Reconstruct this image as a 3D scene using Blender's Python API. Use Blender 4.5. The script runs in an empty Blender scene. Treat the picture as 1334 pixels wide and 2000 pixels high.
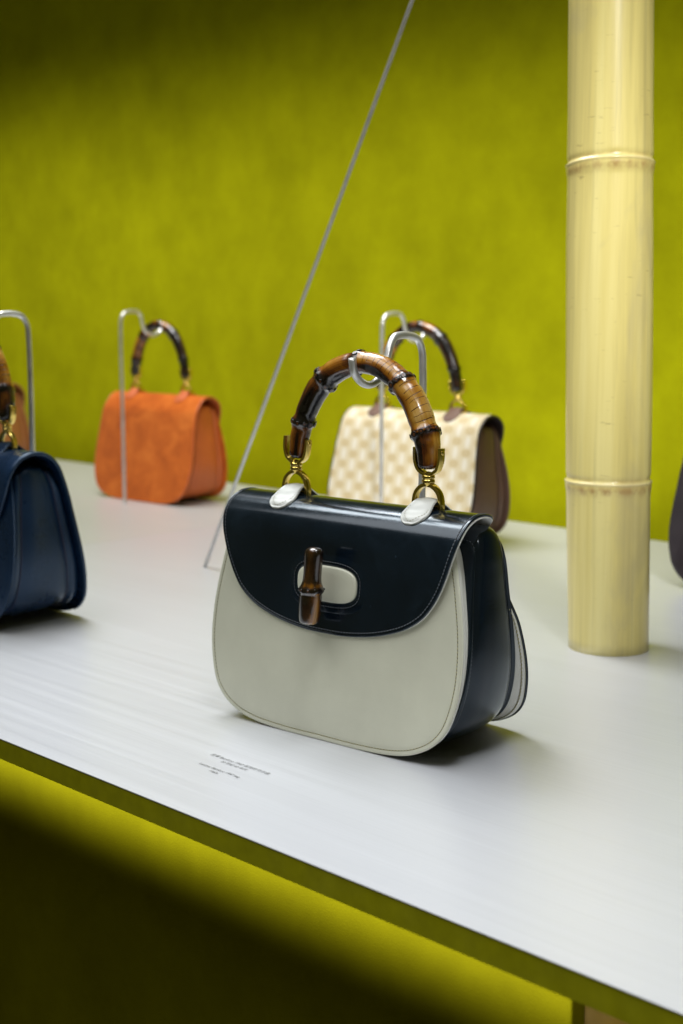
import bpy, math, random
import numpy as np
from mathutils import Vector, Matrix, noise

random.seed(7)
S = bpy.context.scene
COL = S.collection

# ------------------------------------------------------------------ camera
FPX, YH, V1X, CX, CY, CAMH = 2700.0, 600.0, -2090.0, 667.0, 1000.0, 0.42
th = math.atan((CY - YH) / FPX)
up = np.array([0, -math.cos(th), -math.sin(th)])
vx = np.array([V1X - CX, YH - CY, FPX]); vx /= np.linalg.norm(vx)
vx -= up * vx.dot(up); vx /= np.linalg.norm(vx)
Xa = -vx; Ya = np.cross(up, Xa)
R = np.stack([Xa, Ya, up])
cam_d = bpy.data.cameras.new('camera')
cam = bpy.data.objects.new('camera', cam_d); COL.objects.link(cam)
M = Matrix.Identity(4)
for i in range(3):
    M[i][0] = R[i, 0]; M[i][1] = -R[i, 1]; M[i][2] = -R[i, 2]
M[2][3] = CAMH
cam.matrix_world = M
cam_d.sensor_fit = 'VERTICAL'; cam_d.sensor_height = 36.0
cam_d.lens = FPX / 2000.0 * 36.0
cam_d.clip_start = 0.05; cam_d.clip_end = 60
cam_d.dof.use_dof = True
cam_d.dof.focus_distance = 1.29
cam_d.dof.aperture_fstop = 5.4
S.camera = cam

# ------------------------------------------------------------------ world and lamps
W = bpy.data.worlds.new('World'); S.world = W; W.use_nodes = True
bg = W.node_tree.nodes['Background']
bg.inputs[0].default_value = (0.60, 0.57, 0.20, 1); bg.inputs[1].default_value = 0.10

def area(name, loc, target, sx, sy, power, col=(1, 1, 1), spread=math.pi):
    l = bpy.data.lights.new(name, 'AREA'); l.shape = 'RECTANGLE'; l.size = sx; l.size_y = sy
    l.energy = power; l.color = col; l.spread = spread
    o = bpy.data.objects.new(name, l); COL.objects.link(o)
    o.location = loc
    o.rotation_euler = (Vector(target) - Vector(loc)).to_track_quat('-Z', 'Y').to_euler()
    return o
area('key_lamp', (-1.95, 1.16, 2.05), (-0.95, 0.92, 0.05), 0.9, 0.9, 7.4, (0.93, 0.975, 1.0), math.radians(80))
area('overhead_lamp', (-1.5, 1.20, 1.9), (-1.5, 1.2, 0), 2.0, 0.3, 1.0, (0.97, 0.98, 1.0), math.radians(110))
area('far_row_lamp', (-2.4, 1.42, 1.55), (-2.4, 1.5, 0), 2.2, 0.25, 11.0, (0.99, 0.985, 0.98), math.radians(100))
area('front_strip_lamp', (-1.25, 0.20, 1.5), (-0.85, 0.85, 0.05), 1.6, 0.8, 3.5, (0.97, 0.98, 1), math.radians(80))
area('near_lamp', (-0.52, 0.70, 1.7), (-0.45, 0.75, 0), 1.0, 0.3, 3.0, (0.94, 0.965, 1), math.radians(80))
area('right_corner_lamp', (-0.35, 0.55, 1.5), (-0.35, 0.65, 0), 0.5, 0.3, 1.3, (0.95, 0.97, 1), math.radians(50))
area('pole_fill', (0.80, -0.05, 1.8), (-0.95, 1.46, 0.50), 0.4, 0.4, 1.35, (1.0, 0.99, 0.96), math.radians(20))  # unseen fill, narrow beam added to brighten the pole
area('wall_washer_lamp', (-2.7, 1.65, 1.3), (-2.7, 2.26, 0.22), 4.0, 0.30, 9.6, (1.0, 0.98, 0.92), math.radians(74))
area('under_table_lamp', (-0.9, 0.735, -0.026), (-0.9, 0.80, -0.088), 3.0, 0.012, 1.1, (1.0, 0.98, 0.9), math.radians(40))
S.view_settings.view_transform = 'Standard'; S.view_settings.look = 'None'
S.view_settings.exposure = 0.0; S.view_settings.gamma = 1.0
try:
    S.view_settings.use_curve_mapping = False
except Exception: pass
S.cycles.max_bounces = 8

# ------------------------------------------------------------------ object helpers
def link(name, me, mat=None, parent=None):
    o = bpy.data.objects.new(name, me); COL.objects.link(o)
    if mat is not None:
        for m in (mat if isinstance(mat, (list, tuple)) else [mat]): me.materials.append(m)
    if parent is not None: o.parent = parent
    return o

def make_mesh(name, V, F, smooth=True, uv=None, attrs=None, mats=None):
    me = bpy.data.meshes.new(name)
    me.from_pydata([tuple(map(float, v)) for v in V], [], [tuple(map(int, f)) for f in F])
    if uv is not None:
        lay = me.uv_layers.new(name='UVMap')
        li = np.zeros(len(me.loops), dtype=np.int32); me.loops.foreach_get('vertex_index', li)
        arr = np.asarray(uv, dtype=np.float32)
        if len(arr) == len(me.loops): d = arr
        else: d = arr[li]
        lay.data.foreach_set('uv', d.ravel())
    if attrs:
        for k, a in attrs.items():
            at = me.attributes.new(k, 'FLOAT', 'POINT')
            at.data.foreach_set('value', np.asarray(a, dtype=np.float32))
    if mats is not None:
        me.polygons.foreach_set('material_index', np.asarray(mats, dtype=np.int32))
    me.validate(); me.update()
    if smooth: me.shade_smooth()
    return me

def obj(name, V, F, mat, parent=None, **k):
    return link(name, make_mesh(name, V, F, **k), mat, parent)

def fix_normals(o):
    import bmesh
    bm = bmesh.new(); bm.from_mesh(o.data)
    bmesh.ops.recalc_face_normals(bm, faces=bm.faces); bm.to_mesh(o.data); bm.free()
    return o

def tag(o, label=None, cat=None, group=None, kind=None):
    if label: o['label'] = label
    if cat: o['category'] = cat
    if group: o['group'] = group
    if kind: o['kind'] = kind
    return o

def empty(name, loc, rz, label, cat, group=None):
    o = bpy.data.objects.new(name, None); COL.objects.link(o)
    o.empty_display_size = 0.05
    o.location = loc; o.rotation_euler = (0, 0, rz)
    return tag(o, label, cat, group)

def catmull(P, n, closed=False):
    P = np.asarray(P, float); m = len(P)
    segs = m if closed else m - 1
    out = []
    for i in range(segs):
        p1, p2 = P[i], P[(i + 1) % m]
        p0 = P[(i - 1) % m] if (closed or i > 0) else 2 * p1 - p2
        p3 = P[(i + 2) % m] if (closed or i < m - 2) else 2 * p2 - p1
        a = max(np.linalg.norm(p1 - p0), 1e-6) ** .5; b = max(np.linalg.norm(p2 - p1), 1e-6) ** .5; c = max(np.linalg.norm(p3 - p2), 1e-6) ** .5
        m1 = (p1 - p0) / a - (p2 - p0) / (a + b) + (p2 - p1) / b
        m2 = (p2 - p1) / b - (p3 - p1) / (b + c) + (p3 - p2) / c
        m1 = m1 * b; m2 = m2 * b
        for k in range(16):
            t = k / 16; t2 = t * t; t3 = t2 * t
            out.append((2 * t3 - 3 * t2 + 1) * p1 + (t3 - 2 * t2 + t) * m1 + (-2 * t3 + 3 * t2) * p2 + (t3 - t2) * m2)
    if not closed: out.append(P[-1])
    out = np.array(out)
    return resample(out, n, closed)

def resample(Q, n, closed=False):
    Q = np.asarray(Q, float)
    if closed: Q = np.vstack([Q, Q[:1]])
    d = np.r_[0, np.cumsum(np.linalg.norm(np.diff(Q, axis=0), axis=1))]
    t = np.linspace(0, d[-1], n + 1)[:-1] if closed else np.linspace(0, d[-1], n)
    return np.stack([np.interp(t, d, Q[:, k]) for k in range(Q.shape[1])], -1)

def grid_faces(n, m, wrap=False, off=0, flip=False):
    F = []
    mm = m if wrap else m - 1
    for i in range(n - 1):
        for j in range(mm):
            a = off + i * m + j; b = off + i * m + (j + 1) % m
            c = off + (i + 1) * m + (j + 1) % m; d = off + (i + 1) * m + j
            F.append((a, d, c, b) if flip else (a, b, c, d))
    return F

def frames(P, ref):
    """tangent, side, normal along a path; ref = fixed vector kept as close to 'side' as possible"""
    P = np.asarray(P, float); T = np.gradient(P, axis=0)
    T /= np.linalg.norm(T, axis=1)[:, None]
    ref = np.asarray(ref, float)
    Sd = ref[None, :] - T * (T @ ref)[:, None]; Sd /= np.linalg.norm(Sd, axis=1)[:, None]
    N = np.cross(T, Sd)
    return T, Sd, N

def tube(P, rad, ref=(0, 1, 0), seg=12, caps=True):
    P = np.asarray(P, float); n = len(P)
    rad = np.broadcast_to(np.asarray(rad, float), (n,))
    T, Sd, N = frames(P, ref)
    a = np.linspace(0, 2 * math.pi, seg, endpoint=False)
    V = (P[:, None, :] + rad[:, None, None] * (Sd[:, None, :] * np.cos(a)[None, :, None] + N[:, None, :] * np.sin(a)[None, :, None])).reshape(-1, 3)
    F = grid_faces(n, seg, True)
    if caps:
        F.append(tuple(range(seg))[::-1]); F.append(tuple((n - 1) * seg + j for j in range(seg)))
    return V, F

def sweep(P, sec, ref=(0, 1, 0), closed_sec=True):
    """sweep a 2D section (side, normal) along a path, with end caps"""
    P = np.asarray(P, float); sec = np.asarray(sec, float); n = len(P); m = len(sec)
    T, Sd, N = frames(P, ref)
    V = (P[:, None, :] + Sd[:, None, :] * sec[None, :, 0, None] + N[:, None, :] * sec[None, :, 1, None]).reshape(-1, 3)
    F = grid_faces(n, m, closed_sec)
    F.append(tuple(range(m))[::-1]); F.append(tuple((n - 1) * m + j for j in range(m)))
    return V, F

def rrect(w, h, r, k=3):
    out = []
    for cx, cy, a0 in ((w / 2 - r, h / 2 - r, 0), (-w / 2 + r, h / 2 - r, 90), (-w / 2 + r, -h / 2 + r, 180), (w / 2 - r, -h / 2 + r, 270)):
        for i in range(k + 1):
            a = math.radians(a0 + 90 * i / k); out.append((cx + r * math.cos(a), cy + r * math.sin(a)))
    return np.array(out)

def lathe(prof, axis_o=(0, 0, 0), seg=24):
    V = []; n = len(prof)
    for r, z in prof:
        for j in range(seg):
            a = 2 * math.pi * j / seg; V.append((axis_o[0] + r * math.cos(a), axis_o[1] + r * math.sin(a), axis_o[2] + z))
    F = grid_faces(n, seg, True)
    F.append(tuple(range(seg))[::-1]); F.append(tuple((n - 1) * seg + j for j in range(seg)))
    return V, F

def join(parts):
    V = []; F = []; mi = []
    for k, (v, f) in enumerate(parts):
        o = len(V); V.extend([tuple(x) for x in v]); F.extend([tuple(i + o for i in q) for q in f]); mi.extend([k] * len(f))
    return V, F, mi

def rbox(x0, x1, y0, y1, z0, z1, b=0.001):
    """bevelled box"""
    V = []; s = rrect(x1 - x0, y1 - y0, max(b * 1.2, 1e-4), 3); s[:, 0] += (x0 + x1) / 2; s[:, 1] += (y0 + y1) / 2
    c = np.array([(x0 + x1) / 2, (y0 + y1) / 2]); m = len(s)
    def ring(ins, z):
        k = 1 - ins / np.maximum(np.abs(s - c), ins * 1.01).clip(min=1e-6)
        k = np.clip(k, 0, 1); q = c + (s - c) * k
        return [(p[0], p[1], z) for p in q]
    V += ring(b, z0); V += ring(0, z0 + b); V += ring(0, z1 - b); V += ring(b, z1)
    F = grid_faces(4, m, True)
    F.append(tuple(range(m))[::-1]); F.append(tuple(3 * m + j for j in range(m)))
    return V, F

# ------------------------------------------------------------------ materials
def nodes_of(name):
    m = bpy.data.materials.new(name); m.use_nodes = True
    nt = m.node_tree; b = nt.nodes['Principled BSDF']
    return m, nt, b

def N(nt, t, **k):
    n = nt.nodes.new(t)
    for a, v in k.items():
        if a.startswith('i_'):
            key = a[2:]; key = int(key) if key.isdigit() else key.replace('_', ' ')
            n.inputs[key].default_value = v
        else: setattr(n, a, v)
    return n

def texco(nt, kind='Object', scale=(1, 1, 1)):
    tc = N(nt, 'ShaderNodeTexCoord'); mp = N(nt, 'ShaderNodeMapping'); mp.inputs['Scale'].default_value = scale
    nt.links.new(tc.outputs[kind], mp.inputs['Vector']); return mp.outputs[0]

def noise_n(nt, vec, scale, detail=4, rough=.55, dist=0.0):
    n = N(nt, 'ShaderNodeTexNoise'); n.inputs['Scale'].default_value = scale; n.inputs['Detail'].default_value = detail
    n.inputs['Roughness'].default_value = rough; n.inputs['Distortion'].default_value = dist
    nt.links.new(vec, n.inputs['Vector']); return n.outputs['Fac']

def ramp(nt, fac, stops, interp='LINEAR'):
    r = N(nt, 'ShaderNodeValToRGB'); cr = r.color_ramp; cr.interpolation = interp
    while len(cr.elements) < len(stops): cr.elements.new(0.5)
    for e, (p, c) in zip(cr.elements, stops):
        e.position = p; e.color = (c[0], c[1], c[2], 1) if not isinstance(c, (int, float)) else (c, c, c, 1)
    nt.links.new(fac, r.inputs[0]); return r.outputs[0]

def math_n(nt, op, a, b=None, clamp=False):
    n = N(nt, 'ShaderNodeMath', operation=op); n.use_clamp = clamp
    for i, x in enumerate((a, b)):
        if x is None: continue
        if isinstance(x, (int, float)): n.inputs[i].default_value = x
        else: nt.links.new(x, n.inputs[i])
    return n.outputs[0]

def mix_n(nt, fac, a, b, mode='MIX'):
    n = N(nt, 'ShaderNodeMix', data_type='RGBA', blend_type=mode)
    for s, x in ((0, fac), (6, a), (7, b)):
        if isinstance(x, (int, float)): n.inputs[s].default_value = x
        elif isinstance(x, tuple): n.inputs[s].default_value = (*x[:3], 1)
        else: nt.links.new(x, n.inputs[s])
    return n.outputs[2]

def bump(nt, b, h, strength, dist=0.001, prev=None):
    n = N(nt, 'ShaderNodeBump'); n.inputs['Strength'].default_value = strength; n.inputs['Distance'].default_value = dist
    nt.links.new(h, n.inputs['Height'])
    if prev is not None: nt.links.new(prev, n.inputs['Normal'])
    nt.links.new(n.outputs[0], b.inputs['Normal']); return n.outputs[0]

def leather(name, col, rough=.28, var=.12, coat=.3, grain=.12, scuff=0.0, specks=0.0, scuff_col=(.5, .5, .5), spec=.5, tint=None):
    m, nt, b = nodes_of(name); v = texco(nt)
    n1 = noise_n(nt, v, 14, 5); n2 = noise_n(nt, v, 90, 4)
    dark = tuple(c * (1 - var) for c in col); light = tuple(min(1, c * (1 + var)) for c in col)
    c = ramp(nt, n1, [(.3, dark), (.7, light)])
    if scuff > 0:
        s = noise_n(nt, texco(nt, 'Object', (1, 1, .6)), 260, 3, .7)
        s2 = noise_n(nt, v, 9, 3)
        sm = math_n(nt, 'MULTIPLY', ramp(nt, s, [(.66, 0.), (.76, 1.)]), ramp(nt, s2, [(.45, 0.), (.65, scuff)]))
        c = mix_n(nt, sm, c, scuff_col)
    if specks > 0:
        vs = N(nt, 'ShaderNodeTexVoronoi'); vs.inputs['Scale'].default_value = 95; nt.links.new(v, vs.inputs['Vector'])
        vsr = N(nt, 'ShaderNodeSeparateColor'); nt.links.new(vs.outputs['Color'], vsr.inputs[0])
        dot = math_n(nt, 'LESS_THAN', vs.outputs['Distance'], math_n(nt, 'MULTIPLY', math_n(nt, 'SUBTRACT', vsr.outputs[0], .72), .34))
        c = mix_n(nt, math_n(nt, 'MULTIPLY', dot, specks), c, scuff_col)
        hz = ramp(nt, noise_n(nt, texco(nt, 'Object', (1, 1, .45)), 30, 7, .72, .8), [(.5, 0.), (.72, specks * .35)])
        c = mix_n(nt, hz, c, tuple(x * .6 for x in scuff_col))
    nt.links.new(c, b.inputs['Base Color'])
    r = ramp(nt, noise_n(nt, v, 22, 6, .65), [(.3, rough * .75), (.75, rough * 1.5)])
    nt.links.new(r, b.inputs['Roughness'])
    b.inputs['Coat Weight'].default_value = coat; b.inputs['Coat Roughness'].default_value = rough * .7
    b.inputs['Specular IOR Level'].default_value = spec
    if tint: b.inputs['Specular Tint'].default_value = (*tint, 1); b.inputs['Coat Tint'].default_value = (*tint, 1)
    vo = N(nt, 'ShaderNodeTexVoronoi'); vo.inputs['Scale'].default_value = 620; nt.links.new(v, vo.inputs['Vector'])
    p = bump(nt, b, noise_n(nt, v, 900, 3), grain, .0004)
    p = bump(nt, b, vo.outputs['Distance'], grain * .6, .0004, p)
    p = bump(nt, b, noise_n(nt, v, 45, 5, .6, .5), .10, .0012, p)
    bump(nt, b, n1, .14, .003, p)
    return m

M_black = leather('black_leather', (.004, .0085, .0145), rough=.17, var=.3, coat=.5, grain=.10, scuff=.6, specks=.55, scuff_col=(.05, .08, .11), tint=(.80, .91, 1), spec=.4)
M_white = leather('white_leather', (.63, .63, .505), rough=.38, var=.06, coat=.12, grain=.16, scuff=.6, specks=.06, scuff_col=(.36, .34, .25))
M_tab = leather('white_tab_leather', (.52, .53, .50), rough=.42, var=.05, coat=.08, grain=.1)
M_lining = leather('white_lining', (.78, .775, .72), rough=.45, var=.04, coat=0)
M_navy = leather('navy_leather', (.006, .021, .056), rough=.27, var=.3, coat=.25, tint=(.6, .8, 1))
M_orange = leather('orange_leather', (.56, .12, .026), rough=.42, var=.12, coat=.1)
M_brown = leather('brown_leather', (.125, .065, .043), rough=.45, var=.2, coat=.05)
M_dkbrown = leather('dark_brown_trim', (.022, .012, .010), rough=.4, var=.2, coat=.05)
M_tan = leather('tan_leather', (.42, .16, .045), rough=.4, var=.15, coat=.1)
M_espresso = leather('espresso_leather', (.016, .011, .014), rough=.42, var=.3, coat=.05)

def simple(name, col, rough, metal=0., coat=0.):
    m, nt, b = nodes_of(name); v = texco(nt)
    n1 = noise_n(nt, v, 60, 4)
    c = ramp(nt, n1, [(.3, tuple(x * .88 for x in col)), (.7, tuple(min(1, x * 1.1) for x in col))])
    nt.links.new(c, b.inputs['Base Color'])
    r = ramp(nt, noise_n(nt, v, 35, 5), [(.3, rough * .75), (.75, rough * 1.3)]); nt.links.new(r, b.inputs['Roughness'])
    b.inputs['Metallic'].default_value = metal; b.inputs['Coat Weight'].default_value = coat
    return m
M_gold = simple('polished_gold', (.95, .70, .20), .2, 1.0)
M_steel = simple('satin_steel', (.74, .74, .73), .36, .75)
M_rod = simple('dull_steel', (.50, .50, .49), .45, .6)
M_bstitch = simple('black_thread_glint', (.085, .10, .12), .5)  # black thread with its bluish glints put into the colour
M_wstitch = simple('olive_thread', (.40, .37, .20), .6)
M_tstitch = simple('pale_thread', (.36, .34, .24), .6)
M_pstitch = simple('violet_thread', (.06, .05, .11), .6)
M_ostitch = simple('orange_thread', (.45, .11, .03), .6)
M_hole = simple('needle_hole', (.10, .09, .05), .8)
M_bhole = simple('seam_groove', (.002, .002, .003), .5)
M_print = simple('printed_ink', (.11, .11, .11), .6)

# suede
M_suede, nt, b = nodes_of('orange_suede'); v = texco(nt)
n1 = noise_n(nt, v, 16, 7, .68, .6)
nt.links.new(ramp(nt, n1, [(.30, (.36, .058, .005)), (.52, (.55, .115, .011)), (.72, (.70, .185, .026))]), b.inputs['Base Color'])
b.inputs['Roughness'].default_value = .9; b.inputs['Specular IOR Level'].default_value = .15
b.inputs['Sheen Weight'].default_value = .35; b.inputs['Sheen Tint'].default_value = (1, .55, .25, 1)
bump(nt, b, noise_n(nt, v, 400, 4), .3, .001)

# checked canvas with staggered tan motifs (uv in metres)
M_canvas, nt, b = nodes_of('patterned_canvas')
tc = N(nt, 'ShaderNodeTexCoord'); sp = N(nt, 'ShaderNodeSeparateXYZ'); nt.links.new(tc.outputs['UV'], sp.inputs[0])
def cell(p, ox, oy):
    fx = math_n(nt, 'SUBTRACT', math_n(nt, 'FRACT', math_n(nt, 'ADD', math_n(nt, 'DIVIDE', sp.outputs[0], p * 1.47), ox + 40)), .5)
    fy = math_n(nt, 'SUBTRACT', math_n(nt, 'FRACT', math_n(nt, 'ADD', math_n(nt, 'DIVIDE', sp.outputs[1], p * 1.26), oy + 40)), .5)
    return fx, fy
def blob(ox, oy, rx, ry, pw=2.6):
    fx, fy = cell(.031, ox, oy)
    a = math_n(nt, 'POWER', math_n(nt, 'DIVIDE', math_n(nt, 'ABSOLUTE', fx), rx), pw)
    c = math_n(nt, 'POWER', math_n(nt, 'DIVIDE', math_n(nt, 'ABSOLUTE', fy), ry), pw)
    return math_n(nt, 'SUBTRACT', 1.35, math_n(nt, 'ADD', a, c), True)
mot = math_n(nt, 'ADD', blob(0, 0, .21, .18), blob(.5, .5, .21, .18), True)
hole = math_n(nt, 'ADD', blob(0, 0, .05, .08), blob(.5, .5, .05, .08), True)
oval = math_n(nt, 'ADD', blob(.5, 0, .13, .30, 2), blob(0, .5, .13, .30, 2), True)
weave = noise_n(nt, texco(nt, 'UV', (1, 1, 1)), 700, 2)
mm = math_n(nt, 'MULTIPLY', mot, math_n(nt, 'ADD', .55, math_n(nt, 'MULTIPLY', weave, .6)), True)
mm = math_n(nt, 'SUBTRACT', mm, math_n(nt, 'MULTIPLY', hole, .5), True)
c0 = mix_n(nt, oval, (.60, .515, .34), (.67, .62, .51))
c1 = mix_n(nt, mm, c0, (.49, .375, .19))
nt.links.new(c1, b.inputs['Base Color']); b.inputs['Roughness'].default_value = .6
bump(nt, b, weave, .25, .0006)

# bamboo handle: vertex attributes burn / crack + streaks along the uv
M_bamboo, nt, b = nodes_of('burnt_bamboo')
at = N(nt, 'ShaderNodeAttribute', attribute_name='burn'); ac = N(nt, 'ShaderNodeAttribute', attribute_name='crack')
uvs = texco(nt, 'UV', (9, 60, 1)); str1 = noise_n(nt, uvs, 1.0, 5, .6)
obn = noise_n(nt, texco(nt), 55, 5, .6, .4)
bb = math_n(nt, 'ADD', at.outputs['Fac'], math_n(nt, 'MULTIPLY', math_n(nt, 'SUBTRACT', str1, .5), .55))
bb = math_n(nt, 'ADD', bb, math_n(nt, 'MULTIPLY', math_n(nt, 'SUBTRACT', obn, .5), .5))
tcu = N(nt, 'ShaderNodeTexCoord'); su = N(nt, 'ShaderNodeSeparateXYZ'); nt.links.new(tcu.outputs['UV'], su.inputs[0])
wob = noise_n(nt, texco(nt, 'UV', (60, 2, 1)), 1, 2)
fr = math_n(nt, 'FRACT', math_n(nt, 'ADD', math_n(nt, 'MULTIPLY', su.outputs[0], 165.0), math_n(nt, 'MULTIPLY', wob, 2.2)))
lin = math_n(nt, 'LESS_THAN', fr, .09)
gate = math_n(nt, 'GREATER_THAN', math_n(nt, 'ADD', ac.outputs['Fac'], math_n(nt, 'MULTIPLY', noise_n(nt, texco(nt, 'UV', (400, 3, 1)), 1, 1), .5)), .72)
crk = math_n(nt, 'MULTIPLY', lin, gate)
bb = math_n(nt, 'ADD', bb, math_n(nt, 'MULTIPLY', crk, .55))
nt.links.new(ramp(nt, bb, [(0.0, (.60, .37, .11)), (.20, (.47, .235, .032)), (.42, (.29, .105, .007)), (.62, (.095, .026, .005)), (.85, (.016, .007, .005)), (1., (.006, .004, .004))]), b.inputs['Base Color'])
b.inputs['Roughness'].default_value = .24; b.inputs['Coat Weight'].default_value = .8; b.inputs['Coat Roughness'].default_value = .09
p = bump(nt, b, math_n(nt, 'MULTIPLY', crk, -1.0), .6, .0006)
bump(nt, b, str1, .18, .0015, p)
M_eye = simple('bamboo_node_scar', (.11, .035, .010), .3, 0, .6)
M_eyedark = simple('bamboo_node_scar_rim', (.012, .007, .006), .3, 0, .6)

M_knob, nt, b = nodes_of('dark_amber_bamboo')
at = N(nt, 'ShaderNodeAttribute', attribute_name='burn')
s1 = noise_n(nt, texco(nt, 'Object', (260, 260, 18)), 1, 4)
q = math_n(nt, 'ADD', at.outputs['Fac'], math_n(nt, 'MULTIPLY', math_n(nt, 'SUBTRACT', s1, .5), .7))
nt.links.new(ramp(nt, q, [(0., (.36, .155, .012)), (.3, (.19, .072, .005)), (.6, (.050, .019, .004)), (1., (.010, .005, .003))]), b.inputs['Base Color'])
b.inputs['Roughness'].default_value = .25; b.inputs['Coat Weight'].default_value = 1; b.inputs['Coat Roughness'].default_value = .05
bump(nt, b, noise_n(nt, texco(nt, 'Object', (30, 30, 300)), 1, 3), .2, .001)

# pale bamboo culm
M_culm, nt, b = nodes_of('pale_bamboo')
a = noise_n(nt, texco(nt, 'Object', (38, 38, 1.1)), 1, 5, .6)
a2 = noise_n(nt, texco(nt, 'Object', (130, 130, 3.0)), 1, 4, .6)
a3 = noise_n(nt, texco(nt, 'Object', (14, 14, 5.0)), 1, 4, .6, .5)
c = ramp(nt, a, [(.30, (.50, .41, .14)), (.50, (.67, .565, .20)), (.70, (.75, .655, .275))])
c = mix_n(nt, ramp(nt, a2, [(.56, 0.), (.74, .38)]), c, (.40, .35, .15))
c = mix_n(nt, ramp(nt, a3, [(.56, 0.), (.75, .6)]), c, (.42, .36, .20))
sc = noise_n(nt, texco(nt, 'Object', (40, 40, 190)), 1, 3, .6)
sc2 = noise_n(nt, texco(nt, 'Object', (9, 9, 9)), 1, 2)
c = mix_n(nt, math_n(nt, 'MULTIPLY', ramp(nt, sc, [(.66, 0.), (.74, .5)]), ramp(nt, sc2, [(.44, 0.), (.54, 1.)])), c, (.24, .165, .055))
atb = N(nt, 'ShaderNodeAttribute', attribute_name='burn')
spn = noise_n(nt, texco(nt, 'Object', (75, 75, 60)), 1, 3, .6)
c = mix_n(nt, math_n(nt, 'MULTIPLY', atb.outputs['Fac'], ramp(nt, spn, [(.40, .15), (.62, 1.)])), c, (.40, .25, .085))
atr = N(nt, 'ShaderNodeAttribute', attribute_name='ridge')
c = mix_n(nt, math_n(nt, 'MULTIPLY', atr.outputs['Fac'], .5), c, (.82, .70, .40))
nt.links.new(c, b.inputs['Base Color']); b.inputs['Roughness'].default_value = .3
b.inputs['Coat Weight'].default_value = .3; b.inputs['Coat Roughness'].default_value = .16
bump(nt, b, a2, .12, .002)

# brushed aluminium: grain runs along the table (x)
def brushed(name, tint):
    m, nt, b = nodes_of(name)
    f1 = noise_n(nt, texco(nt, 'Object', (5.0, 520, 1)), 1, 3, .6); f2 = noise_n(nt, texco(nt, 'Object', (1.5, 90, 1)), 1, 4, .6)
    big = noise_n(nt, texco(nt, 'Object', (1.2, 2.0, 1)), 1, 3)
    h = math_n(nt, 'ADD', math_n(nt, 'MULTIPLY', f1, .6), math_n(nt, 'MULTIPLY', f2, .4))
    lo = tuple(x * .945 for x in tint); hi = tuple(x * 1.04 for x in tint)
    c = ramp(nt, h, [(.32, lo), (.68, hi)]); c = mix_n(nt, ramp(nt, big, [(.3, 0.), (.7, .10)]), c, tuple(x * .85 for x in tint))
    nt.links.new(c, b.inputs['Base Color'])
    nt.links.new(ramp(nt, f2, [(.3, .335), (.7, .375)]), b.inputs['Roughness'])
    b.inputs['Metallic'].default_value = .35; b.inputs['Anisotropic'].default_value = .4
    b.inputs['Specular IOR Level'].default_value = .5
    bump(nt, b, f1, .05, .0003)
    return m
M_alu = brushed('brushed_aluminium', (.59, .60, .628)); M_alu2 = brushed('brushed_aluminium_far', (.58, .59, .59))

# green cloth
def cloth(name, col, k=1.0):
    m, nt, b = nodes_of(name)
    n1 = noise_n(nt, texco(nt, 'Object', (2.2, 2.2, 2.0)), 1, 5, .6); n2 = noise_n(nt, texco(nt, 'Object', (11, 11, 7)), 1, 4, .6)
    n3 = noise_n(nt, texco(nt), 9, 6, .7)
    h = math_n(nt, 'ADD', math_n(nt, 'MULTIPLY', n1, .4), math_n(nt, 'ADD', math_n(nt, 'MULTIPLY', n2, .25), math_n(nt, 'MULTIPLY', n3, .35)))
    nt.links.new(ramp(nt, h, [(.34, tuple(x * .72 for x in col)), (.66, tuple(x * 1.20 for x in col))]), b.inputs['Base Color'])
    b.inputs['Roughness'].default_value = .9; b.inputs['Specular IOR Level'].default_value = .03
    bump(nt, b, noise_n(nt, texco(nt), 500, 3), .3, .001)
    return m
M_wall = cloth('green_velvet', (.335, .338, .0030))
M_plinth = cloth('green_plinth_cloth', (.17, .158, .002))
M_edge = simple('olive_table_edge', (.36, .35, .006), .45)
M_wood = simple('brown_wood', (.06, .036, .002), .6)

# ------------------------------------------------------------------ setting
def quad(name, pts, mat, kind='structure'):
    o = obj(name, pts, [(0, 1, 2, 3)], mat, smooth=False); tag(o, kind=kind); return o
# wall hung with cloth, slightly undulating sheet of real thickness
nx, nz = 160, 40
V = []
for i in range(nz):
    for j in range(nx):
        x = -9 + 13 * j / (nx - 1); z = -1.0 + 4.0 * i / (nz - 1)
        V.append((x, 2.26 + .010 * noise.noise(Vector((x * 1.3, z * .5, 0))), z))
F = grid_faces(nz, nx)
nV = len(V); V += [(x, 2.36, z) for x, y, z in V[:nV]]
F += grid_faces(nz, nx, off=nV, flip=True)
wall = fix_normals(obj('back_wall', V, F, M_wall)); tag(wall, 'wall covered in chartreuse green velvet behind the table', kind='structure')
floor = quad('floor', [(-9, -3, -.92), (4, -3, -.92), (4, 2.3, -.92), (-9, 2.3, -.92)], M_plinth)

# ------------------------------------------------------------------ table
YF, YB, TH = 0.697, 2.165, 0.0215
table = empty('display_table', (0, 0, 0), 0, 'long brushed aluminium display table with green plinth under its front edge', 'table')
for x0, x1, mat in ((-2.04 + .0006, 1.2, M_alu), (-7.0, -2.04 - .0006, M_alu2)):
    v, f = rbox(x0, x1, YF, YB, -.0012, 0, .0003)
    o = obj('tabletop_panel', v, f, mat, table, smooth=False)
v, f = rbox(-7.0, 1.2, YF + .0004, YB - .002, -TH, -.0014, .0004); obj('table_edge', v, f, M_edge, table, smooth=False)
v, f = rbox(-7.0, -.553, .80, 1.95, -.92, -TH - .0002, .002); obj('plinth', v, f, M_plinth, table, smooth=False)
v, f = rbox(-.5525, -.49, .815, 1.9, -.92, -TH - .0002, .002); obj('plinth_end_board', v, f, M_wood, table, smooth=False)
v, f = rbox(-.489, -.40, .83, 1.88, -.92, -TH - .0002, .002); obj('plinth_end_board', v, f, M_wood, table, smooth=False)

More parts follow.
